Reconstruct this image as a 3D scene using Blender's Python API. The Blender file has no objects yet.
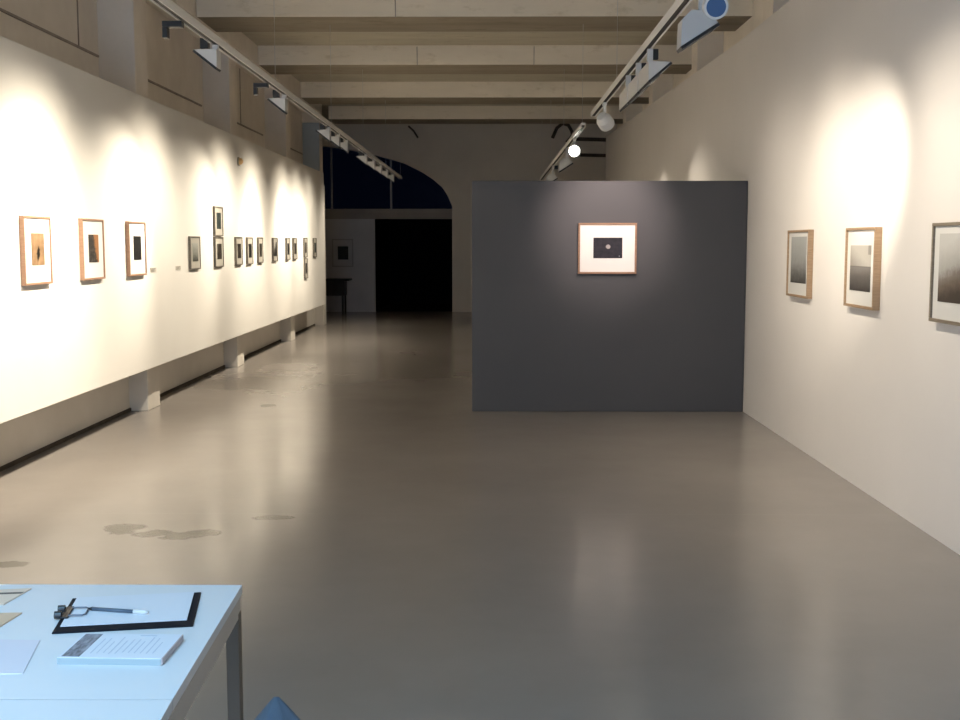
import bpy, bmesh, math, random
from math import radians as R, sin, cos, pi
from mathutils import Vector, Matrix
random.seed(7)
sc = bpy.context.scene
col = sc.collection

# ------------------------------------------------------------------ render look
sc.view_settings.view_transform = 'Standard'
sc.view_settings.look = 'None'
sc.view_settings.gamma = 1.0
sc.view_settings.use_curve_mapping = False
sc.view_settings.exposure = 0.75
sc.cycles.use_denoising = True
sc.cycles.max_bounces = 10
sc.cycles.diffuse_bounces = 6
sc.cycles.sample_clamp_indirect = 6.0

# ------------------------------------------------------------------ mesh helpers
class MB:
    def __init__(s): s.bm = bmesh.new()
    def box(s, x0, x1, y0, y1, z0, z1, m=None):
        r = bmesh.ops.create_cube(s.bm, size=1.0)
        for v in r['verts']:
            v.co = Vector(((x0+x1)/2+v.co.x*(x1-x0), (y0+y1)/2+v.co.y*(y1-y0), (z0+z1)/2+v.co.z*(z1-z0)))
            if m is not None: v.co = m @ v.co
        return s
    def prism(s, pts, vec):
        """extrude the planar outline pts (3D) along vec"""
        vec = Vector(vec)
        a = [s.bm.verts.new(Vector(p)) for p in pts]
        b = [s.bm.verts.new(Vector(p)+vec) for p in pts]
        n = len(pts)
        s.bm.faces.new(a[::-1]); s.bm.faces.new(b)
        for i in range(n):
            j = (i+1) % n
            s.bm.faces.new((a[i], a[j], b[j], b[i]))
        return s
    def tube(s, pts, r, seg=10, caps=True):
        pts = [Vector(p) for p in pts]
        rings = []
        for i, p in enumerate(pts):
            d = (pts[min(i+1, len(pts)-1)] - pts[max(i-1, 0)]).normalized()
            up = Vector((0, 0, 1)) if abs(d.z) < 0.95 else Vector((1, 0, 0))
            a = d.cross(up).normalized(); b = d.cross(a)
            rr = r[i] if isinstance(r, (list, tuple)) else r
            rings.append([s.bm.verts.new(p + a*rr*cos(2*pi*k/seg) + b*rr*sin(2*pi*k/seg)) for k in range(seg)])
        for i in range(len(rings)-1):
            for k in range(seg):
                q = (k+1) % seg
                s.bm.faces.new((rings[i][k], rings[i][q], rings[i+1][q], rings[i+1][k]))
        if caps:
            s.bm.faces.new(rings[0][::-1]); s.bm.faces.new(rings[-1])
        return s
    def build(s, name, m, parent=None, bevel=0, smooth=False, loc=None, rot=None, seg=2):
        bmesh.ops.recalc_face_normals(s.bm, faces=s.bm.faces)
        me = bpy.data.meshes.new(name); s.bm.to_mesh(me); s.bm.free()
        if smooth:
            for p in me.polygons: p.use_smooth = True
        o = bpy.data.objects.new(name, me); col.objects.link(o)
        for mm in (m if isinstance(m, (list, tuple)) else [m]): me.materials.append(mm)
        if parent is not None: o.parent = parent
        if loc is not None: o.location = loc
        if rot is not None: o.rotation_euler = rot
        if bevel:
            b = o.modifiers.new('edge', 'BEVEL'); b.width = bevel; b.segments = seg; b.limit_method = 'ANGLE'
        return o

def tag(o, label=None, cat=None, group=None, kind=None):
    if label: o['label'] = label
    if cat: o['category'] = cat
    if group: o['group'] = group
    if kind: o['kind'] = kind
    return o
def thing(name, label, cat, loc=(0, 0, 0), rz=0, group=None):
    o = bpy.data.objects.new(name, None); col.objects.link(o)
    o.empty_display_size = .1
    o.location = loc; o.rotation_euler = (0, 0, rz)
    return tag(o, label, cat, group)
def struct(o): o['kind'] = 'structure'; return o
def copy_tree(o, parent=None):
    c = o.copy(); col.objects.link(c)
    if parent is not None: c.parent = parent
    for ch in list(o.children): copy_tree(ch, c)
    return c

# ------------------------------------------------------------------ materials
def lin(c):
    return tuple((x/255/12.92 if x/255 <= .04045 else ((x/255+.055)/1.055)**2.4) for x in c)
class Mat:
    def __init__(s, name, base=(.8, .8, .8), rough=.6, metal=0, spec=.5):
        s.m = bpy.data.materials.new(name); s.m.use_nodes = True
        s.nt = s.m.node_tree; s.N = s.nt.nodes
        s.b = s.N['Principled BSDF']
        s.b.inputs['Base Color'].default_value = (*base, 1)
        s.b.inputs['Roughness'].default_value = rough
        s.b.inputs['Metallic'].default_value = metal
        s.b.inputs['Specular IOR Level'].default_value = spec
    def node(s, t, **kw):
        n = s.N.new(t)
        for k, v in kw.items():
            if k in n.inputs: n.inputs[k].default_value = v
            else: setattr(n, k, v)
        return n
    def link(s, a, b): s.nt.links.new(a, b)
    def coords(s, kind='Object', scale=(1, 1, 1), loc=(0, 0, 0)):
        tc = s.node('ShaderNodeTexCoord'); mp = s.node('ShaderNodeMapping')
        mp.inputs['Scale'].default_value = scale; mp.inputs['Location'].default_value = loc
        s.link(tc.outputs[kind], mp.inputs['Vector']); return mp.outputs['Vector']
    def noise(s, vec, scale, detail=4, rough=.55, dist=0):
        n = s.node('ShaderNodeTexNoise')
        n.inputs['Scale'].default_value = scale; n.inputs['Detail'].default_value = detail
        n.inputs['Roughness'].default_value = rough; n.inputs['Distortion'].default_value = dist
        s.link(vec, n.inputs['Vector']); return n.outputs['Fac']
    def ramp(s, fac, stops, interp='LINEAR'):
        r = s.node('ShaderNodeValToRGB'); r.color_ramp.interpolation = interp
        e = r.color_ramp.elements
        while len(e) < len(stops): e.new(.5)
        for el, (p, c) in zip(e, stops):
            el.position = p; el.color = (*c, 1) if len(c) == 3 else c
        s.link(fac, r.inputs['Fac']); return r.outputs['Color']
    def math(s, op, a, b=None, clamp=False):
        n = s.node('ShaderNodeMath', operation=op); n.use_clamp = clamp
        for i, v in enumerate((a, b)):
            if v is None: continue
            if isinstance(v, (int, float)): n.inputs[i].default_value = v
            else: s.link(v, n.inputs[i])
        return n.outputs[0]
    def mix(s, fac, a, b, blend='MIX'):
        n = s.node('ShaderNodeMix', data_type='RGBA', blend_type=blend)
        for sock, v in ((n.inputs[0], fac), (n.inputs[6], a), (n.inputs[7], b)):
            if isinstance(v, (int, float)): sock.default_value = v
            elif isinstance(v, tuple): sock.default_value = (*v, 1)
            else: s.link(v, sock)
        return n.outputs[2]
    def color(s, c): s.link(c, s.b.inputs['Base Color']); return s
    def bump(s, h, strength=.2, dist=.01):
        n = s.node('ShaderNodeBump'); n.inputs['Strength'].default_value = strength; n.inputs['Distance'].default_value = dist
        s.link(h, n.inputs['Height']); s.link(n.outputs['Normal'], s.b.inputs['Normal']); return s
    def xyz(s, vec):
        n = s.node('ShaderNodeSeparateXYZ'); s.link(vec, n.inputs[0]); return n.outputs

def mottled(name, c0, c1, scale=3, rough=.8, bump=.15, stretch=(1, 1, 1), spec=.3, fine=60):
    M = Mat(name, c0, rough, spec=spec)
    v = M.coords('Object', stretch)
    n = M.noise(v, scale, 6)
    M.color(M.ramp(n, [(.3, c0), (.7, c1)]))
    if bump: M.bump(M.noise(v, fine, 3), bump, .004)
    return M.m

WHITE = mottled('white_wall_paint', (.74, .715, .67), (.78, .76, .715), .8, .75, .12, fine=90)
WHITE_R = mottled('white_plaster', (.70, .672, .66), (.74, .712, .70), .8, .75, .15, fine=90)
GREY = mottled('dark_grey_paint', (.082, .082, .091), (.090, .090, .099), 1.2, .6, .08, fine=120)
CONC = mottled('painted_concrete', (.73, .67, .60), (.83, .77, .695), 2.2, .85, .4, fine=25)
CONC_L = mottled('pale_painted_concrete', (.60, .56, .50), (.68, .64, .575), 2.0, .8, .3, fine=30)
PLINTH = mottled('off_white_masonry', (.60, .56, .50), (.66, .62, .56), 2, .8, .25, fine=30)
ENDW = mottled('end_wall_render', (.64, .59, .53), (.70, .65, .585), 1.5, .85, .3, fine=30)
GROOVE = mottled('worn_groove', (.30, .26, .22), (.40, .355, .31), 6, .9, .2)
DIRT = mottled('dark_gap_grime', (.06, .047, .034), (.10, .08, .06), 8, .9, .2)

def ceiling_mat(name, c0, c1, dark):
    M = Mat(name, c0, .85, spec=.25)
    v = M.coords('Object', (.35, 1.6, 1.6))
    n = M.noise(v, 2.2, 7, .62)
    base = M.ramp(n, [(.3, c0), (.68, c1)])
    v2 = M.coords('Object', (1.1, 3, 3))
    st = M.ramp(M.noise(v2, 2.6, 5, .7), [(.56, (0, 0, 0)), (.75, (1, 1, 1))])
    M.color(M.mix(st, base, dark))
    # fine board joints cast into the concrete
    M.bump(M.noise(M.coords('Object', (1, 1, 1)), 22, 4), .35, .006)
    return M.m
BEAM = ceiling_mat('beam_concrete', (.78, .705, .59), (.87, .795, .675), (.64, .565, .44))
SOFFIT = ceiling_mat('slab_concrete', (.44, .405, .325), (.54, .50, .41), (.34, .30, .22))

UNDERSIDE = ceiling_mat('dark_beam_underside', (.24, .205, .155), (.33, .285, .22), (.19, .155, .11))  # beam undersides, a darker tone than the beam faces
# floor: worn grey polished paint over concrete, with pour joints and stains
def floor_mat():
    M = Mat('polished_grey_floor', (.2, .19, .17), .3, spec=.5)
    v = M.coords('Object')
    n1 = M.noise(v, .55, 5, .6); n2 = M.noise(v, 5, 6, .65)
    base = M.ramp(n1, [(.25, (.250, .228, .206)), (.5, (.278, .254, .232)), (.75, (.305, .28, .257))])
    base = M.mix(.10, base, M.ramp(n2, [(.3, (.225, .20, .182)), (.7, (.31, .285, .265))]))
    x, y, z = M.xyz(v)
    # slab areas poured at different times, divided by fine joints
    def joint(yc, w):
        d = M.math('ABSOLUTE', M.math('SUBTRACT', y, yc))
        return M.math('LESS_THAN', d, w)
    js = M.math('MAXIMUM', joint(6.72, .008), M.math('MAXIMUM', joint(11.1, .012), joint(15.6, .012)))
    base = M.mix(M.math('MULTIPLY', js, .35), base, (.30, .285, .26))
    # dark damp patches
    wob = M.noise(v, 7, 4, .6)
    total = None
    for (cx, cy, rx, ry) in STAINS:
        dx = M.math('DIVIDE', M.math('SUBTRACT', x, cx), rx); dy = M.math('DIVIDE', M.math('SUBTRACT', y, cy), ry)
        r = M.math('SQRT', M.math('ADD', M.math('MULTIPLY', dx, dx), M.math('MULTIPLY', dy, dy)))
        r = M.math('ADD', r, M.math('MULTIPLY', M.math('SUBTRACT', wob, .5), 2.2))
        s_ = M.math('SUBTRACT', 1.0, M.math('DIVIDE', M.math('SUBTRACT', r, .8), .3), clamp=True)
        total = s_ if total is None else M.math('MAXIMUM', total, s_)
    base = M.mix(M.math('MULTIPLY', total, .85), base, (.095, .088, .068))
    M.color(base)
    rr = M.node('ShaderNodeMapRange'); rr.inputs['To Min'].default_value = .15; rr.inputs['To Max'].default_value = .25
    M.link(n1, rr.inputs['Value']); M.link(rr.outputs[0], M.b.inputs['Roughness'])
    h = M.noise(v, 1.6, 2, .4)
    M.bump(h, .25, .0028)
    return M.m
STAINS = [(-2.07, 6.36, .11, .12), (-1.86, 6.24, .10, .07), (-1.74, 6.17, .09, .08), (-1.61, 6.26, .10, .09),
          (-2.42, 5.62, .14, .06), (-1.28, 6.62, .10, .05), (-2.2, 11.3, .07, .10)]
FLOOR = floor_mat()

def wood(name, c0, c1, scale=1):
    M = Mat(name, c0, .5, spec=.4)
    v = M.coords('Object', (4*scale, 4*scale, 40*scale))
    M.color(M.ramp(M.noise(v, 2, 4, .6, .6), [(.3, c0), (.7, c1)]))
    return M.m
OAK = wood('oak_frame', (.27, .155, .095), (.35, .21, .135))
OAK2 = wood('brown_oak_frame', (.25, .165, .10), (.34, .235, .15))
BLACKF = wood('dark_grey_frame', (.10, .088, .07), (.16, .14, .115))
GREYF = wood('grey_frame', (.24, .22, .19), (.30, .28, .24))
MATB = Mat('white_mat_board', (.80, .79, .77), .55).m
MATG = Mat('glazed_mat_board', (.74, .735, .72), .35).m
MATD = Mat('warm_grey_mat_board', (.40, .375, .325), .55).m
for mm in (MATB, MATG):
    b = mm.node_tree.nodes['Principled BSDF']; b.inputs['Coat Weight'].default_value = .6; b.inputs['Coat Roughness'].default_value = .06
METAL = Mat('white_enamel_metal', (.74, .73, .71), .4).m
METALG = Mat('grey_enamel_metal', (.56, .56, .56), .4).m
BLACK = Mat('black_plastic', (.012, .012, .014), .4).m
SLOT = Mat('dark_track_slot', (.03, .025, .02), .6).m
STEEL = Mat('bare_steel', (.6, .6, .6), .3, 1).m
PIPE = mottled('rusty_dark_pipe', (.05, .04, .03), (.10, .075, .055), 9, .7, .2)
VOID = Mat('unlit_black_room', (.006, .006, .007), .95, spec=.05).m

def emit(name, c, strength):
    M = Mat(name, (0, 0, 0), .4)
    M.b.inputs['Emission Color'].default_value = (*c, 1); M.b.inputs['Emission Strength'].default_value = strength
    return M.m
LAMP = emit('lit_lamp_lens', (1, .9, .72), 2.5)
LENS_SKY = Mat('sky_reflection_lens', (.10, .20, .42), .12, .35, spec=.8).m  # unlit lens, the reflected blue sky is put into its base colour

# photographs inside the frames (Generated coordinates: X across, Z up)
def art(name, fn, coat=True):
    M = Mat(name, (.1, .1, .1), .5)
    g = M.coords('Generated'); x, y, z = M.xyz(g)
    M.color(fn(M, M.coords('Generated'), x, z))
    M.b.inputs['Specular IOR Level'].default_value = .25
    if coat:
        M.b.inputs['Coat Weight'].default_value = .35; M.b.inputs['Coat Roughness'].default_value = .06
    return M.m
def a_dunes(M, g, x, z):
    base = M.ramp(M.noise(g, 3, 5), [(.3, (.17, .10, .05)), (.7, (.33, .21, .115))])
    d = M.math('ADD', M.math('MULTIPLY', M.math('ABSOLUTE', M.math('SUBTRACT', x, M.math('ADD', .42, M.math('MULTIPLY', z, .25)))), 3.4),
               M.math('MULTIPLY', M.math('ABSOLUTE', M.math('SUBTRACT', z, .36)), 1.8))
    d = M.math('ADD', d, M.math('MULTIPLY', M.noise(g, 9, 4), .8))
    return M.mix(M.ramp(d, [(.8, (1, 1, 1)), (1.0, (0, 0, 0))]), base, (.008, .006, .004))
def a_fire(M, g, x, z):
    base = M.ramp(M.noise(g, 6, 6, .7), [(.35, (.008, .008, .007)), (.5, (.03, .026, .022)), (.68, (.12, .10, .085))])
    w = M.math('ADD', M.math('MULTIPLY', M.math('SUBTRACT', M.math('ADD', x, M.math('MULTIPLY', z, .35)), .72), 4), M.math('MULTIPLY', M.noise(g, 9, 6, .75), 3.2))
    w = M.math('MULTIPLY', w, .3)
    return M.mix(M.ramp(w, [(.50, (0, 0, 0)), (.72, (1, 1, 1))]), base, (.34, .155, .06))
def a_dark(M, g, x, z, s=7, hi=(.035, .032, .028)):
    return M.ramp(M.noise(g, s, 6, .7), [(.5, (.003, .003, .003)), (.75, hi)])
def a_pale(M, g, x, z):
    v = M.math('ADD', z, M.math('MULTIPLY', M.math('SUBTRACT', M.noise(g, 5, 5, .7), .5), .7))
    return M.ramp(v, [(.1, (.05, .05, .043)), (.35, (.20, .205, .18)), (.7, (.30, .305, .275)), (.95, (.40, .405, .37))])
def a_teal(M, g, x, z):
    return M.ramp(M.noise(g, 4, 5, .6), [(.35, (.010, .017, .016)), (.7, (.05, .066, .062))])
def a_brown(M, g, x, z):
    return M.ramp(M.noise(g, 5, 6, .7), [(.35, (.010, .008, .006)), (.55, (.032, .026, .02)), (.75, (.10, .085, .067))])
def a_slope(M, g, x, z):
    v = M.math('ADD', M.math('SUBTRACT', z, M.math('MULTIPLY', x, .8)), M.math('MULTIPLY', M.math('SUBTRACT', M.noise(g, 4, 4), .5), .5))
    return M.ramp(v, [(.0, (.015, .014, .012)), (.3, (.14, .13, .115)), (.6, (.42, .41, .38))])
def a_moon(M, g, x, z):
    base = M.ramp(M.noise(g, 5, 4), [(.3, (.012, .011, .017)), (.7, (.03, .028, .038))])
    dx = M.math('MULTIPLY', M.math('SUBTRACT', x, .51), 1.38); dz = M.math('SUBTRACT', z, .56)
    r = M.math('SQRT', M.math('ADD', M.math('MULTIPLY', dx, dx), M.math('MULTIPLY', dz, dz)))
    r = M.math('ADD', r, M.math('MULTIPLY', M.math('SUBTRACT', M.noise(g, 12, 3), .5), .05))
    base = M.mix(M.ramp(r, [(.085, (1, 1, 1)), (.125, (0, 0, 0))]), base, (.36, .33, .33))
    dx = M.math('MULTIPLY', M.math('SUBTRACT', x, .9), 1.38); dz = M.math('SUBTRACT', z, .1)
    r = M.math('SQRT', M.math('ADD', M.math('MULTIPLY', dx, dx), M.math('MULTIPLY', dz, dz)))
    return M.mix(M.math('LESS_THAN', r, .03), base, (.25, .24, .26))
def a_mist(M, g, x, z):
    v = M.math('ADD', z, M.math('MULTIPLY', M.math('SUBTRACT', M.noise(g, 6, 6, .65), .5), .45))
    return M.ramp(v, [(.0, (.06, .057, .053)), (.15, (.11, .107, .102)), (.32, (.20, .20, .196)), (.5, (.29, .295, .29)), (.95, (.36, .37, .37))])
def a_horizon(M, g, x, z):
    n = M.math('MULTIPLY', M.math('SUBTRACT', M.noise(g, 7, 6, .65), .5), .25)
    v = M.math('ADD', z, n)
    lo = M.ramp(v, [(0, (.04, .036, .033)), (.3, (.11, .10, .095)), (.5, (.155, .145, .135))])
    hi = M.ramp(M.math('ADD', v, M.math('MULTIPLY', M.math('SUBTRACT', x, .3), .5)), [(.5, (.27, .25, .225)), (.9, (.44, .42, .385))])
    up = M.math('GREATER_THAN', z, .535)
    c = M.mix(up, lo, hi)
    line = M.math('LESS_THAN', M.math('ABSOLUTE', M.math('SUBTRACT', z, .535)), .012)
    c = M.mix(M.math('MULTIPLY', line, .6), c, (.08, .07, .06))
    post = M.math('MULTIPLY', M.math('GREATER_THAN', x, .88), M.math('GREATER_THAN', z, .8))
    return M.mix(M.math('MULTIPLY', post, .6), c, (.12, .11, .10))
def a_hill(M, g, x, z):
    n = M.math('MULTIPLY', M.math('SUBTRACT', M.noise(g, 7, 7, .7), .5), .30)
    v = M.math('SUBTRACT', M.math('ADD', z, n), M.math('MULTIPLY', x, .28))
    return M.ramp(v, [(.0, (.05, .038, .03)), (.16, (.13, .10, .08)), (.3, (.20, .175, .155)), (.42, (.38, .37, .355)), (.8, (.54, .535, .52))])

# ------------------------------------------------------------------ the room
XP = -3.13           # face of the long left display panel
XR = 2.43            # face of the right wall
SLAB = 4.42
struct(MB().box(-7.8, 3.4, -2.0, 33, -.3, 0).build('floor', FLOOR))
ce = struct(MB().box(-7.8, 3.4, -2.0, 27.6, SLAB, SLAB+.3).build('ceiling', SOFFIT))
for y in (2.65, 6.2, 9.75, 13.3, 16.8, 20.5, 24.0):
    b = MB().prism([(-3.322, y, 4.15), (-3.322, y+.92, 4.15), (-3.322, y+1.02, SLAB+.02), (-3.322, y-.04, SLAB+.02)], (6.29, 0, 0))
    o = b.build('beam', [BEAM, UNDERSIDE], ce, bevel=.015); o['kind'] = 'structure'
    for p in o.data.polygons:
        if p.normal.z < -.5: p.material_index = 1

for x, y in ((-1.075, 13.3), (-1.05, 16.8), (.62, 16.8)):
    struct(MB().prism([(x, y-.006, 4.15), (x, y+.01, 4.15), (x, y-.03, 4.40), (x, y-.046, 4.40)], (.012, 0, 0)).build('crack', GROOVE, ce))
# left masonry wall: plinth below, recessed bays above, pilasters and a lintel
w = MB().box(-3.9, -3.47, -2.0, 23.08, 0, 2.75).box(-3.9, -3.66, -2.0, 23.08, 2.75, SLAB+.02)
wl = struct(w.build('wall_left', PLINTH))
wl.data.materials.append(CONC)
for p in wl.data.polygons:
    if p.center.z > 2.76: p.material_index = 1
PY = (-.6, 3.25, 7.1, 10.95, 14.9, 18.95, 22.68)
for y in PY:
    struct(MB().box(-3.7, -3.29, y, y+.4, 0, 2.76).build('pilaster_foot', CONC_L, wl, bevel=.006))
    struct(MB().box(-3.8, -3.32, y, y+.4, 2.76, SLAB+.01).build('pilaster', CONC, wl, bevel=.012))
struct(MB().box(-3.8, -3.325, -2, 23.08, 4.15, SLAB+.01).build('lintel', CONC, wl, bevel=.012))
# groove and drain pipe of each recessed bay
for y in PY[1:-1]:
    struct(MB().box(-3.67, -3.645, y+.42, y+3.82, 3.33, 3.35).build('groove', GROOVE, wl))
for y in (10.42, 17.1):
    struct(MB().tube([(-3.66, y, 3.34), (-3.66, y, 4.15)], .010, 8).build('crack', GROOVE, wl))
struct(MB().box(-3.5, -3.455, -2.0, 22.68, 0, .03).build('baseboard_left', DIRT))

# right wall: tall white lining in front of the same masonry
w = MB().prism([(XR, -2.0, 0), (XR, 24.48, 0), (XR, 24.48, 3.835), (XR, 11.46, 3.567), (XR, -2.0, 3.56)], (.14, 0, 0))
struct(w.build('wall_right', WHITE_R))
wr = struct(MB().box(2.95, 3.3, -2.0, 27.2, 0, SLAB+.02).build('wall_right_masonry', CONC))
for y in PY:
    struct(MB().box(2.62, 2.97, y, y+.4, 0, SLAB+.01).build('pilaster', CONC, wr, bevel=.012))

# far end: wall with a wide arch, low partition, transom, glazing and a black doorway
YE = 27.17
arch = [(-.89, 2.486), (-1.0, 2.74), (-1.124, 2.927), (-1.35, 3.12), (-1.59, 3.274), (-2.01, 3.482), (-2.686, 3.676), (-3.222, 3.783), (-3.852, 3.875), (-4.4, 3.9), (-5.2, 3.82), (-6.0, 3.55), (-6.6, 3.2), (-7.1, 2.486)]
out = [(-.89, 0), (3.4, 0), (3.4, SLAB+.02), (-7.8, SLAB+.02), (-7.8, 0), (-7.1, 0)] + arch[::-1]
struct(MB().prism([(x, YE, z) for x, z in out], (0, .4, 0)).build('wall_far', ENDW))
struct(MB().box(-7.1, -2.71, YE+.03, YE+.13, 0, 2.185).build('wall_far_partition', mottled('dull_white_board', (.52, .51, .53), (.58, .57, .59), 2, .8, .1)))
struct(MB().box(-7.1, -.89, YE+.0, YE+.2, 2.185, 2.42).build('trim_1', mottled('grey_transom', (.27, .255, .24), (.32, .305, .285), 2, .8, .1)))
w1 = MB()
GL = Mat('night_window_glass', (.01, .012, .02), .04, spec=.5)
GL.b.inputs['Transmission Weight'].default_value = 1.0; GL.b.inputs['Base Color'].default_value = (.55, .62, .8, 1); GL.b.inputs['IOR'].default_value = 1.1
w1.prism([(x, YE+.24, z) for x, z in [(-.8, 2.40)] + [(x+.05, z+.06) for x, z in arch] + [(-7.15, 2.40)]], (0, .012, 0))
win = struct(w1.build('window_1', GL.m))
MUL = Mat('grey_mullion', (.30, .30, .30), .5).m
for x in (-5.9, -4.85, -3.735, -2.335):
    zt = 3.9 if x < -3 else 3.62
    struct(MB().box(x-.022, x+.022, YE+.19, YE+.24, 2.42, zt).build('mullion', MUL, win))
# unlit room behind the doorway
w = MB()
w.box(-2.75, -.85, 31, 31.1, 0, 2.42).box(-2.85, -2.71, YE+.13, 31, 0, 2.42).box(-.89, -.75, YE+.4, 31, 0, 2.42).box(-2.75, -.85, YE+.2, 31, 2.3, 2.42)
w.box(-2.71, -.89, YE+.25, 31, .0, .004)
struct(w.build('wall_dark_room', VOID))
# alcove left of the arch
struct(MB().box(-7.8, -7.5, 22.9, 27.2, 0, SLAB+.02).box(-7.8, -3.85, 22.95, 23.08, 0, SLAB+.02).build('wall_alcove', ENDW))
# entrance wall behind the camera with a glazed door
w = MB().box(-3.9, -2.9, -2.1, -2.0, 0, SLAB).box(-.3, 3.4, -2.1, -2.0, 0, SLAB).box(-2.9, -.3, -2.1, -2.0, 2.9, SLAB)
struct(w.build('wall_back', WHITE))
fr = struct(MB().box(-2.9, -2.82, -2.1, -2.02, 0, 2.9).box(-.38, -.3, -2.1, -2.02, 0, 2.9).box(-2.82, -.38, -2.1, -2.02, 2.82, 2.9).box(-1.64, -1.56, -2.1, -2.02, 0, 2.82).build('door_1', METALG))
struct(MB().box(-2.82, -.38, -2.08, -2.07, 0, 2.82).build('pane', GL.m, fr))

# slab on the end pier's face, bluish window light put into its colour
struct(MB().box(-3.645, -3.325, 22.635, 22.679, 2.8, 3.94).build('pier_lit_face', Mat('blue_window_light_tint', (.42, .49, .56), .6).m, wl, bevel=.006))

# pipes and a cable high on the far wall
tag(MB().tube([(1.95, YE-.05, 4.03), (3.0, YE-.05, 4.0)], .045, 10).build('pipe', PIPE, smooth=True), 'upper dark horizontal pipe high on the far wall beside right wall', 'pipe', 'pipes on the far wall')
tag(MB().tube([(2.1, YE-.05, 3.66), (3.0, YE-.05, 3.64)], .04, 10).build('pipe', PIPE, smooth=True), 'lower dark horizontal pipe high on the far wall beside right wall', 'pipe', 'pipes on the far wall')
pts = [(1.45, YE-.03, 4.05), (1.55, YE-.04, 4.28), (1.68, YE-.05, 4.38), (1.82, YE-.05, 4.34), (1.90, YE-.05, 4.2), (1.86, YE-.04, 4.04), (1.78, YE-.03, 3.95)]
tag(MB().tube(pts, .04, 8).build('cable_loop', PIPE, smooth=True), 'dark looped cable hanging under the ceiling on far wall', 'cable')
tag(MB().tube([(-1.9, YE-.02, 4.33), (-1.78, YE-.03, 4.22), (-1.68, YE-.02, 4.06)], .022, 8).build('cable_end', PIPE), 'short dark cable end hanging from the ceiling above the arch', 'cable')

# ------------------------------------------------------------------ display panel and grey partition
tag(MB().prism([(XP, -1.2, .449), (XP, 21.84, .462), (XP, 21.84, 2.93), (XP, -1.2, 2.925)], (-.16, 0, 0)).build('hanging_display_panel', WHITE, bevel=.004),
    'long white display panel raised off the floor along the left wall', 'display panel')
YG = 10.94
tag(MB().box(-.172, 2.425, YG, YG+.22, 0, 2.192).build('partition', GREY, bevel=.006),
    'dark grey partition wall standing across the hall with one picture', 'partition wall')

# ------------------------------------------------------------------ framed pictures
def picture(name, label, cat, u, v, depth, fw, frame_m, photo, artm, loc, rz, mat_m=MATB, group=None):
    """u x v outer size, local X across, Z up, -Y towards the viewer; loc = lower left corner on the wall"""
    t = thing(name, label, cat, loc, rz, group)
    f = MB()
    f.box(0, u, -depth, 0, 0, fw).box(0, u, -depth, 0, v-fw, v).box(0, fw, -depth, 0, fw, v-fw).box(u-fw, u, -depth, 0, fw, v-fw)
    f.build('frame', frame_m, t, bevel=.002)
    rec = depth*.72
    MB().box(fw-.002, u-fw+.002, -rec, -.004, fw-.002, v-fw+.002).build('mat', mat_m, t)
    iu, iv = u-2*fw, v-2*fw
    p = MB().box(fw+photo[0]*iu, fw+photo[1]*iu, -rec-.003, -rec+.001, fw+photo[2]*iv, fw+photo[3]*iv).build('photograph', artm, t)
    return t
LZ, RZ = R(90), R(-90)
A = {k: art('print_'+k, fn) for k, fn in dict(dunes=a_dunes, embers=a_fire, night=a_dark, pale=a_pale, teal=a_teal, brown=a_brown, slope=a_slope, moon=a_moon).items()}
A['mist'] = art('print_mist', a_mist); A['horizon'] = art('print_horizon', a_horizon); A['hill'] = art('print_hill', a_hill)
def lp(label, y0, y1, z0, z1, fm, photo, a, d=.03, fw=.018, group=None):
    y1 = y0+(y1-y0)-y1*d/3.13*.95
    picture('framed_photograph', label, 'picture', y1-y0, z1-z0, d, fw, fm, photo, A[a], (XP, y0, z0), LZ, MATB if fw > .015 else MATD, group=group)
G1 = 'oak framed photographs on the left panel'; G2 = 'small dark framed photographs on the left panel'
PH = (.25, .75, .26, .76)
lp('oak framed photograph of tawny rock with a dark cleft, nearest on left panel', 7.665, 8.225, 1.322, 1.79, OAK, (.27, .76, .27, .77), 'dunes', .032, .016, G1)
lp('oak framed dark photograph with glowing orange patch on the left panel', 8.774, 9.356, 1.322, 1.795, OAK, (.28, .76, .27, .76), 'embers', .032, .016, G1)
lp('oak framed nearly black photograph on left panel, third from the camera', 9.905, 10.494, 1.322, 1.795, OAK, (.28, .74, .28, .75), 'night', .032, .016, G1)
PS = (.24, .80, .22, .78)
lp('dark framed pale grey photograph standing apart past the wall captions', 11.961, 12.466, 1.334, 1.68, BLACKF, (.22, .80, .22, .82), 'pale', .026, .014, G2)
lp('dark framed teal photograph hung highest on the left panel', 13.052, 13.558, 1.690, 2.026, BLACKF, (.24, .78, .22, .82), 'teal', .026, .014, G2)
lp('dark framed mottled photograph directly below the highest one on left panel', 13.045, 13.551, 1.337, 1.680, BLACKF, (.24, .80, .24, .80), 'brown', .026, .014, G2)
lp('dark framed photograph, nearest of the close row of three on left panel', 14.114, 14.596, 1.340, 1.687, BLACKF, PS, 'brown', .028, .014, G2)
lp('dark framed photograph, middle of the close row of three on left panel', 14.779, 15.246, 1.340, 1.687, BLACKF, PS, 'night', .028, .014, G2)
lp('dark framed photograph, farthest of the close row of three on left panel', 15.477, 15.923, 1.345, 1.690, BLACKF, PS, 'brown', .028, .014, G2)
lp('dark framed photograph with a dark slope against pale sky, hung alone', 16.54, 17.015, 1.350, 1.690, BLACKF, (.14, .90, .2, .86), 'slope', .028, .014, G2)
lp('dark framed photograph, nearer of the far pair on left panel', 17.631, 18.08, 1.355, 1.692, BLACKF, PS, 'night', .028, .014, G2)
lp('dark framed photograph, farther of the far pair on left panel', 18.255, 18.745, 1.358, 1.694, BLACKF, PS, 'brown', .028, .014, G2)
lp('dark framed photograph, upper of two hung one above another near far end', 19.33, 19.80, 1.375, 1.705, BLACKF, PS, 'brown', .028, .014, G2)
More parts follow.
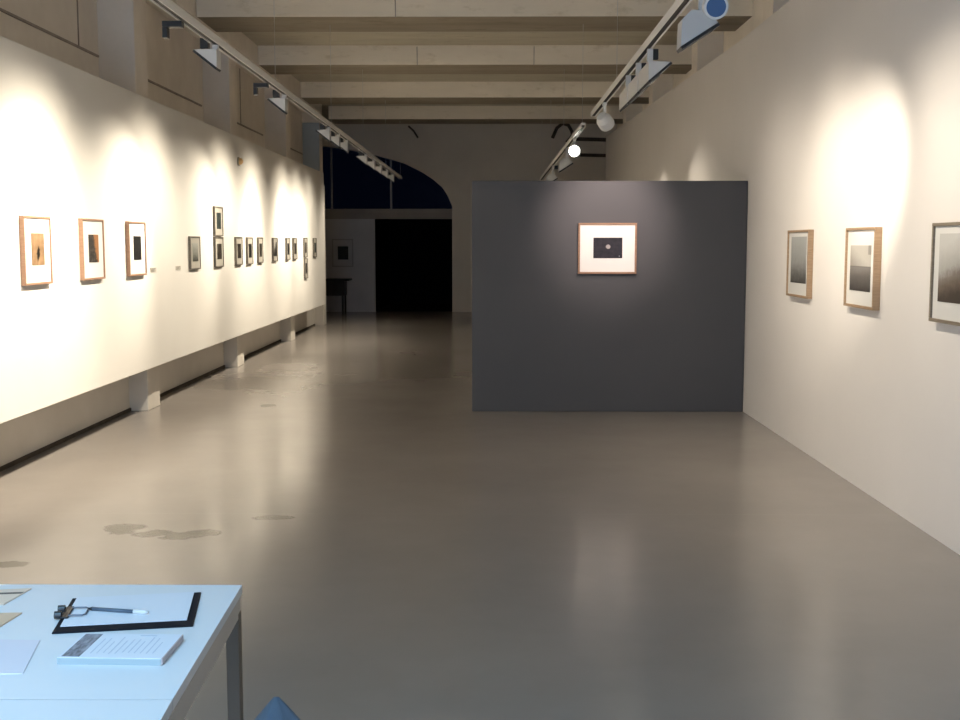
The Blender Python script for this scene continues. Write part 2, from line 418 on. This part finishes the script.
lp('dark framed photograph hung lowest on the left panel, under another near far end', 19.35, 19.81, 1.020, 1.360, BLACKF, PS, 'night', .028, .014, G2)
lp('last dark framed photograph at the far end of the left panel', 20.366, 20.864, 1.366, 1.705, BLACKF, PS, 'teal', .028, .014, G2)
# on the grey partition
picture('framed_photograph', 'thin oak framed photograph of a small white moon on the grey partition', 'picture', .552, .478, .035, .018, OAK,
        (.243, .772, .293, .73), A['moon'], (.832, YG, 1.319), 0)
# on the right wall
G3 = 'oak framed photographs on the right wall'
def rp(label, yf, yn, z0, z1, photo, a, d, fm=OAK2, mm=MATG):
    picture('framed_photograph', label, 'picture', yf-yn, z1-z0, d, .018, fm, photo, A[a], (XR, yf, z0), RZ, mm, G3)
rp('oak framed misty grey photograph on the right wall, nearest the grey partition', 9.31, 8.70, 1.188, 1.708, (.14, .90, .19, .93), 'mist', .042)
rp('oak framed grey photograph with a sharp horizon, middle on the right wall', 7.78, 7.185, 1.187, 1.706, (.13, .86, .19, .80), 'horizon', .046)
rp('oak framed photograph of a dark hillside cut by the photo edge', 6.265, 5.63, 1.184, 1.712, (.12, .88, .19, .92), 'hill', .046, wood('grey_brown_frame', (.17, .135, .10), (.23, .19, .145)))
# on the far partition
picture('framed_photograph', 'dim pale framed picture on the white partition beside the black doorway', 'picture', .50, .66, .03, .03,
        Mat('dull_grey_frame', (.36, .35, .355), .6).m, (.24, .80, .24, .76), A['night'], (-3.72, YE+.03, 1.06), 0, Mat('dim_mat', (.50, .495, .51), .6).m)
# captions
for (y, lab) in ((10.6, 'small caption card just past the third oak frame on left panel'), (11.46, 'small caption card just before the pale grey photograph on left panel')):
    t = thing('caption_card', lab, 'caption', (XP, y, 1.345), LZ, 'caption cards on the left panel')
    MB().box(0, .17, -.006, .001, 0, .036).build('card', Mat('caption_card_stock', (.50, .47, .41), .6).m, t)
    l = MB()
    for k in range(3): l.box(.012, .10+.04*((k*7) % 3)/2, -.0068, -.0058, .008+.009*k, .012+.009*k)
    l.build('print_lines', Mat('caption_print', (.15, .14, .13), .6).m, t)
# little round sounder on the upper edge of the panel
t = thing('wall_sensor', 'small round brass-coloured sensor near top of the left panel', 'sensor', (XP, 14.42, 2.62))
MB().tube([(0, 0, 0), (.02, 0, 0)], .055, 20).build('base', Mat('sensor_grey', (.3, .27, .22), .5).m, t, bevel=.003)
MB().tube([(.02, 0, 0), (.05, 0, 0), (.065, 0, 0)], [.045, .036, .014], 20).build('dome', Mat('sensor_amber', (.75, .48, .20), .35).m, t, smooth=True)

# ------------------------------------------------------------------ track lighting
TZ = 2.98
def track(label, x, y0, y1, wires):
    t = thing('lighting_track', label, 'lighting track', (x, y0, TZ), 0, 'ceiling hung lighting tracks')
    L = y1-y0
    MB().box(-.026, .026, 0, L, -.004, .024).box(-.026, -.019, 0, L, -.03, -.004).box(.019, .026, 0, L, -.03, -.004).build('rail', METAL, t, bevel=.002)
    MB().box(-.018, .018, .002, L-.002, -.02, -.005).build('contact_strip', SLOT, t)
    for yy in wires:
        MB().box(-.016, .016, yy-y0-.02, yy-y0+.02, .024, .034).build('clip', SLOT, t)
        MB().tube([(0, yy-y0, .02), (0, yy-y0, (4.15-TZ)+.01)], .0025, 6).build('suspension_wire', STEEL, t)
    return t
track('long white lighting track hung along the left display panel', -1.872, 3.0, 24.4, (6.6, 10.2, 13.75, 17.2, 20.9, 24.25))
track('near length of white lighting track on the right, ahead of the partition', 1.10, 3.0, 12.5, (3.1, 6.6, 10.2))
track('far length of white lighting track on the right, behind the partition', 1.085, 13.6, 24.8, (13.75, 17.2, 20.9, 24.4))

def make_flood(pr, depth, stem_x, box):
    """pr: outline of the wedge in X (+X = towards the wall) and Z; its slanting face runs from the last point to the first"""
    t = thing('track_floodlight', 'x', 'floodlight')
    MB().prism([(x, 0, z) for x, z in pr], (0, depth, 0)).build('housing', METALG, t, bevel=.003)
    a, b = Vector((pr[-1][0], 0, pr[-1][1])), Vector((pr[0][0], 0, pr[0][1]))
    d = (b-a).normalized(); n = Vector((-d.z, 0, d.x))
    rg = MB()
    def bar(p, q_, y0, y1): rg.prism([p+Vector((0, y0, 0)), q_+Vector((0, y0, 0)), q_+n*.016+Vector((0, y0, 0)), p+n*.016+Vector((0, y0, 0))], (0, y1-y0, 0))
    bar(a, b, .0, .008); bar(a, b, depth-.008, depth); bar(a, a+d*.012, .008, depth-.008); bar(b-d*.012, b, .008, depth-.008)
    rg.build('lens_bezel', BLACK, t)
    a2, b2 = a+d*.02, b-d*.02
    MB().prism([a2+Vector((0, .014, 0)), b2+Vector((0, .014, 0)), b2+n*.003+Vector((0, .014, 0)), a2+n*.003+Vector((0, .014, 0))], (0, depth-.028, 0)).build('lens', LAMP, t)
    zt = max(z for x, z in pr)
    MB().box(stem_x-.02, stem_x+.02, .01, .05, zt-.004, -.0302).build('mounting_stem', METALG, t, bevel=.003)
    MB().box(*box).build('gear_box', BLACK, t, bevel=.002)
    return t
PA = [(-.113, -.362), (-.108, -.224), (-.06, -.176), (.02, -.176), (.08, -.24)]
PB = [(-.012, -.185), (-.012, -.058), (.142, -.064)]
PC = [(0, -.25), (0, -.115), (.155, -.12)]
flood_a = make_flood(PA, .14, 0, (.03, .09, .02, .08, -.09, -.0302))
flood_b = make_flood(PB, .13, 0, (.045, .10, .0, .06, -.058, .012))
flood_c = make_flood(PC, .56, .012, (.035, .07, .02, .06, -.10, -.0302))
LB = 'wedge floodlights on the left track'; RB = 'wedge floodlights on the right track'
FL = [(7.97, 'white wedge floodlight nearest the camera on the left track'),
      (10.6, 'white wedge floodlight on left track, second from the camera'),
      (13.5, 'white wedge floodlight on left track, first of the middle three'),
      (14.35, 'white wedge floodlight on left track, centre one of the middle three'),
      (15.2, 'white wedge floodlight on left track, last of the middle three'),
      (17.5, 'white wedge floodlight on left track, first of the far cluster of five'),
      (18.7, 'white wedge floodlight on left track, second of the far cluster of five'),
      (19.9, 'white wedge floodlight on left track, middle of the far cluster of five'),
      (21.1, 'white wedge floodlight on left track, last but one from the far end'),
      (22.4, 'white wedge floodlight at the far end of the left track')]
FR = [(6.1, 'grey wedge floodlight hanging largest on the right track below the sky-reflecting spotlight', 'a'),
      (8.16, 'grey wedge floodlight on the right track, nearest of the close row of three', 'c'),
      (8.78, 'grey wedge floodlight on the right track, middle of the close row of three', 'c'),
      (9.42, 'grey wedge floodlight on the right track, farthest of the close row of three', 'c'),
      (16.4, 'small wedge floodlight on the right track behind the partition, nearer one', 'a'),
      (20.1, 'small wedge floodlight on the right track behind the partition, farther one', 'a')]
used = set()
def place_flood(kind, x, y, lab, rz, grp):
    src = {'a': flood_a, 'b': flood_b, 'c': flood_c}[kind]
    o = src if kind not in used else copy_tree(src)
    used.add(kind)
    o.location = (x, y, TZ); o.rotation_euler = (0, 0, rz); o['label'] = lab; o['group'] = grp
# the left ones are mirrored so that their wedge points to the left wall
for ob in [flood_b]+list(flood_b.children):
    if ob.type == 'MESH':
        for v in ob.data.vertices: v.co.x = -v.co.x
        ob.data.flip_normals()
for y, lab in FL: place_flood('b', -1.872, y, lab, 0, LB)
for y, lab, k in FR: place_flood(k, 1.10 if y < 13 else 1.085, y, lab, 0, RB)
# bare black angle brackets under the near part of the left track
for y, lab in ((7.14, 'empty black angle bracket under near end of the left track'), (9.85, 'black angle bracket between the first two floodlights of the left track')):
    tag(MB().box(-1.995, -1.875, y, y+.06, TZ-.066, TZ-.0302).box(-1.995, -1.965, y, y+.06, TZ-.13, TZ-.066).build('mounting_bracket', BLACK, bevel=.003), lab, 'bracket', 'black brackets of the left track')

def make_spot(name, label, loc, aim, lens_m, r=.075, drop=.12):
    t = thing(name, label, 'spotlight', loc, 0, 'round spotlights on the right track')
    MB().box(-.02, .02, -.05, .05, -.055, -.0302).build('adapter', METAL, t, bevel=.003)
    MB().box(-.014, .014, -.014, .014, -drop, -.05).build('stem', METAL, t, bevel=.003)
    d = Vector(aim).normalized(); c = Vector((0, 0, -drop-r*.9))
    MB().tube([c-d*.075, c-d*.07, c-d*.02, c+d*.045, c+d*.06], [r*.55, r*.62, r*.95, r, r], 28).build('housing', METAL, t, smooth=False, bevel=.003)
    MB().tube([c+d*.058, c+d*.064], [r*.99, r*.99], 28).tube([c+d*.06, c+d*.07], [r*1.0, r*.97], 28).build('bezel', METAL, t)
    MB().tube([c+d*.069, c+d*.0715], [r*.80, r*.78], 28).build('lens', lens_m, t)
    return t, Vector(loc)+c+d*.08
make_spot('track_spotlight', 'round spotlight with a lens reflecting blue sky at the top edge on right track', (1.10, 5.80, TZ), (-.05, -1, -.25), LENS_SKY, .060, .165)
s2, p2 = make_spot('track_spotlight', 'unlit-looking round spotlight seen from behind at end of the near right track', (1.10, 11.25, TZ), (.55, .75, -.55), LAMP, .078, .13)
s3, p3 = make_spot('track_spotlight', 'lit round spotlight glaring white on the far right track', (1.085, 15.0, TZ), (-.09, -1, -.06), emit('glaring_lamp_lens', (1, .95, .85), 14), .085, .115)

# lamps inside the fixtures
def spot(loc, aim, power, angle, blend=1.0, c=(1, .86, .66), r=.04):
    L = bpy.data.lights.new('lamp', 'SPOT'); L.energy = power; L.spot_size = R(angle); L.spot_blend = blend
    L.color = c; L.shadow_soft_size = r
    o = bpy.data.objects.new('lamp', L); col.objects.link(o); o.location = loc
    o.rotation_euler = (Vector(aim)-Vector(loc)).to_track_quat('-Z', 'Y').to_euler()
    return o
WARM = (1, .88, .70)
for y, ty, pw, sp, ang in ((5.3, 7.0, 190, 130, 84), (7.97, 7.9, 160, 120, 84), (10.6, 9.6, 150, 105, 78), (13.5, 12.2, 150, 110, 74), (15.2, 15.2, 110, 105, 72), (17.5, 17.3, 95, 105, 70), (18.7, 19.3, 75, 95, 68), (19.9, 20.1, 0, 60, 68), (22.4, 21.6, 16, 60, 70)):
    if pw: spot((-1.97, y+.07, TZ-.26), (XP, ty, 1.45), pw, ang, .9, WARM)            # reflector beam
    spot((-1.97, y+.07, TZ-.26), (XP, y, 1.15), sp, 125, 1.0, WARM)       # wide spill of the same lamp
for y, ty, tz, pw, ang, sp, z in ((6.17, 7.6, 1.95, 165, 50, 64, .36), (8.24, 8.5, 1.3, 0, 90, 55, .26), (9.6, 9.8, 2.0, 0, 60, 18, .26), (16.47, 16.3, 1.9, 45, 62, 8, .36), (20.17, 20.0, 1.9, 45, 62, 8, .36)):
    if pw: spot((1.16, y, TZ-z), (XR, ty, tz), pw, ang, .9, WARM)
    spot((1.16, y, TZ-z), (XR, y, 1.15), sp, 125, 1.0, WARM)
spot((1.16, 14.95, TZ-.30), (XR, 13.5, 1.9), 60, 52, .9, WARM)
spot((1.13, 9.99, TZ-.24), (1.11, YG, 1.90), 42, 70, 1.0, (1, .80, .70))
spot((1.13, 9.0, TZ-.30), (1.11, YG, 1.76), 95, 40, 1.0, (1, .80, .70))
spot(tuple(p3), (.95, 11.2, 1.0), 40, 60, 1.0, WARM)

# daylight through the glazed entrance behind the camera
L = bpy.data.lights.new('daylight', 'AREA'); L.shape = 'RECTANGLE'; L.size = 2.4; L.size_y = 2.7; L.energy = 115; L.color = (.52, .72, 1.0)
o = bpy.data.objects.new('daylight', L); col.objects.link(o); o.location = (-1.6, -1.95, 1.45); o.rotation_euler = (R(90), 0, 0)

# cool fill lamp added above the table to brighten it, no real fitting
L = bpy.data.lights.new('table_fill', 'AREA'); L.shape = 'RECTANGLE'; L.size = 1.5; L.size_y = .25; L.energy = 18; L.color = (.34, .67, 1.0); L.spread = R(100)
o = bpy.data.objects.new('table_fill', L); col.objects.link(o); o.location = (-1.3, .6, 3.6)
o.rotation_euler = (Vector((-1.1, 2.1, .77))-Vector((-1.3, .6, 3.6))).to_track_quat('-Z', 'Y').to_euler()

# ------------------------------------------------------------------ far side table
t = thing('side_table', 'dark side table against the white partition left of doorway', 'table', (-3.88, 26.3, 0))
TD = mottled('dark_stained_wood', (.022, .020, .019), (.04, .036, .033), 6, .6, .1)
MB().box(-.12, .66, 0, .6, .76, .80).build('tabletop', TD, t, bevel=.005)
MB().box(-.08, .54, .03, .57, .42, .76).build('drawer_box', TD, t, bevel=.005)
for x in (-.06, .50):
    for y in (.05, .51):
        MB().box(x-.02, x+.025, y, y+.045, 0, .42).build('leg', TD, t)

# ------------------------------------------------------------------ white table with its papers
TT = .77
TW = mottled('white_laminate', (.78, .79, .80), (.80, .81, .82), 3, .45, .03)
TL = mottled('beige_table_legs', (.15, .12, .09), (.17, .14, .11), 3, .5, .03)
t = thing('table', 'white table with beige legs in the near left corner', 'table', (-1.2, 2.05, 0))
def P(x, y): return (x+1.2, y-2.05)
q = lambda pts, z: [(P(x, y)[0], P(x, y)[1], z) for x, y in pts]
MB().prism(q([(-1.85, 2.74), (-.606, 2.739), (-.581, 2.030), (-1.85, 2.022)], TT-.022), (0, 0, .022)).build('tabletop', TW, t)
MB().prism(q([(-1.849, 2.023), (-.582, 2.031), (-.582, 2.026), (-1.849, 2.018)], TT-.02), (0, 0, .0185)).build('seam', Mat('dark_seam', (.06, .065, .07), .8).m, t)
MB().prism(q([(-1.85, 2.018), (-.581, 2.026), (-.545, 1.33), (-1.85, 1.33)], TT-.022), (0, 0, .022)).build('tabletop', TW, t)
# apron under the edges
ap = MB()
ap.prism(q([(-.609, 2.733), (-.549, 1.336), (-.574, 1.336), (-.634, 2.733)], TT-.072), (0, 0, .05))
ap.prism(q([(-1.845, 2.733), (-.609, 2.733), (-.609, 2.708), (-1.845, 2.708)], TT-.072), (0, 0, .05))
ap.prism(q([(-1.845, 1.361), (-.549, 1.361), (-.549, 1.336), (-1.845, 1.336)], TT-.072), (0, 0, .05))
ap.prism(q([(-1.845, 2.733), (-1.82, 2.733), (-1.82, 1.336), (-1.845, 1.336)], TT-.072), (0, 0, .05))
ap.build('apron', mottled('beige_apron', (.58, .52, .45), (.62, .56, .49), 3, .5, .03), t)
for x, y in ((-.623, 2.715), (-.567, 1.355), (-1.83, 2.715), (-1.83, 1.355)):
    px, py = P(x, y)
    MB().box(px-.016, px+.016, py-.018, py+.016, 0, TT-.06).build('leg', TL, t, bevel=.002)

# clipboard
cz = TT
cb = thing('clipboard', 'black clipboard holding a white sheet on the white table', 'clipboard', (-.812, 2.523, cz), R(10.0))
MB().box(-.147, .147, -.122, .122, 0, .004).build('board', Mat('black_board', (.010, .011, .016), .75, spec=.15).m, cb, bevel=.0015)
PAP = Mat('white_paper', (.80, .82, .87), .6).m
MB().box(-.136, .131, -.086, .118, .004, .0062).build('paper', PAP, cb)
c = MB().box(-.146, -.128, -.040, .040, .0065, .0105).build('clip', BLACK, cb, bevel=.003)
for yy in (-.036, .036): MB().tube([(-.160, yy*.6, .0105), (-.145, yy*.6, .0105)], [.0085, .0085], 14).build('clip_end', BLACK, c)
MB().tube([(-.13, -.028, .0105), (-.10, -.028, .0095), (-.094, -.02, .0095), (-.094, .02, .0095), (-.10, .028, .0095), (-.13, .028, .0105)], .0018, 8).build('wire_loop', Mat('dull_wire', (.16, .18, .22), .4, .6).m, c)
# pen on the clipboard
pn = thing('pen', 'silver grey ballpoint pen lying on the clipboard', 'pen', (-.832, 2.507, cz+.0108), R(-11))
MB().tube([(-.066, 0, 0), (.035, 0, 0)], .0042, 12).build('barrel', Mat('blue_grey_pen', (.09, .12, .16), .35).m, pn, smooth=True)
MB().tube([(.035, 0, 0), (.062, 0, 0), (.07, 0, 0)], [.0054, .0052, .003], 12).build('cap', METAL, pn, smooth=True)
MB().tube([(-.066, 0, 0), (-.078, 0, 0)], [.0046, .001], 12).build('tip', BLACK, pn, smooth=True)
# booklet pad
bk = thing('booklet', 'thick white printed booklet lying in front of the clipboard', 'booklet', (-.752, 2.272, cz), R(-1.5))
MB().box(-.105, .104, -.072, .070, 0, .013).build('pages', Mat('page_edges', (.40, .47, .49), .6).m, bk, bevel=.001)
MB().box(-.104, .1045, -.071, .0705, .013, .0142).build('cover', PAP, bk)
def a_band(M, g, x, z): return M.ramp(M.noise(g, 4, 5, .6), [(.35, (.05, .06, .08)), (.65, (.34, .38, .46))])
Mb = Mat('cover_picture', (.2, .2, .2), .5); Mb.color(a_band(Mb, Mb.coords('Generated'), None, None))
MB().box(-.098, -.062, -.066, .066, .0142, .0146).build('cover_picture', Mb.m, bk)
MB().box(.1045, .107, -.072, .070, .002, .0142).build('spine', Mat('pinkish_spine', (.58, .48, .47), .6).m, bk)
pl = MB()
random.seed(3)
for k in range(11):
    x = -.048+.0125*k
    pl.box(x, x+.0022, -.05+.01*random.random(), .02+.035*random.random(), .0142, .0146)
pl.box(.02, .055, .056, .062, .0142, .0146)
pl.build('print_lines', Mat('cover_print', (.60, .63, .72), .6).m, bk)
# leaflets at the left edge
def leaflet(name, label, cat, pts, m, th=.0015, z=cz):
    return tag(MB().prism([(x, y, z) for x, y in pts], (0, 0, th)).build(name, m), label, cat, 'leaflets at the left edge of the table')
TAN = mottled('tan_printed_card', (.66, .44, .28), (.76, .54, .37), 9, .5, .02)
CREAM = mottled('cream_printed_card', (.80, .62, .48), (.86, .70, .57), 9, .5, .02)
o = leaflet('leaflet', 'cream leaflet with a dark fold line at far left of table', 'leaflet', [(-1.34, 2.53), (-1.122, 2.575), (-1.107, 2.70), (-1.30, 2.665)], CREAM, .003)
MB().prism([(-1.33, 2.628, cz+.003), (-1.114, 2.655, cz+.003), (-1.112, 2.667, cz+.003), (-1.33, 2.640, cz+.003)], (0, 0, .0006)).build('fold_line', Mat('dark_print', (.10, .08, .07), .6).m, o)
leaflet('leaflet', 'tan leaflet half out of the photo, below the cream leaflet', 'leaflet', [(-1.30, 2.36), (-1.070, 2.375), (-1.055, 2.515), (-1.30, 2.50)], TAN, .003)
leaflet('leaflet', 'pinkish white leaflet at left of the booklet', 'leaflet', [(-1.15, 2.145), (-.905, 2.150), (-.945, 2.338), (-1.18, 2.345)], Mat('pinkish_white_paper', (.78, .74, .79), .6).m, .002)

# ------------------------------------------------------------------ blue bag on the floor
bm = MB()
pts = [(0, 0, 0), (0, 0, .01), (0, 0, .08), (0, 0, .15), (0, 0, .205), (0, 0, .238), (0, 0, .270)]
bm.tube(pts, [.13, .145, .135, .098, .060, .034, .008], 28)
for v in bm.bm.verts:
    a = math.atan2(v.co.y, v.co.x); r = math.hypot(v.co.x, v.co.y)
    k = 1+.10*sin(3*a+.5)+.05*sin(7*a+v.co.z*12)
    v.co.x *= k; v.co.y *= k*.75
BL = mottled('blue_cloth', (.10, .145, .20), (.13, .175, .235), 12, .85, .3)
bg = tag(bm.build('cloth_bag', BL, None, smooth=True, loc=(-.63, 3.27, 0)), 'blue pointed cloth bag on the floor beside the white table', 'bag')

# ------------------------------------------------------------------ dusk outside and camera
wd = bpy.data.worlds.new('dusk'); sc.world = wd; wd.use_nodes = True
wd.node_tree.nodes['Background'].inputs['Color'].default_value = (.0006, .0009, .0022, 1)
wd.node_tree.nodes['Background'].inputs['Strength'].default_value = 1.0

cam = bpy.data.cameras.new('camera'); co = bpy.data.objects.new('camera', cam); col.objects.link(co)
f = 1150.0
cam.sensor_fit = 'HORIZONTAL'; cam.sensor_width = 36.0; cam.lens = f*36/960
cam.clip_start = .05; cam.clip_end = 200
th = math.atan2(116, f); ps = math.atan2(10*cos(th), f)
co.location = (0, 0, 1.6)
co.rotation_euler = (pi/2-th, 0, ps)
sc.camera = co
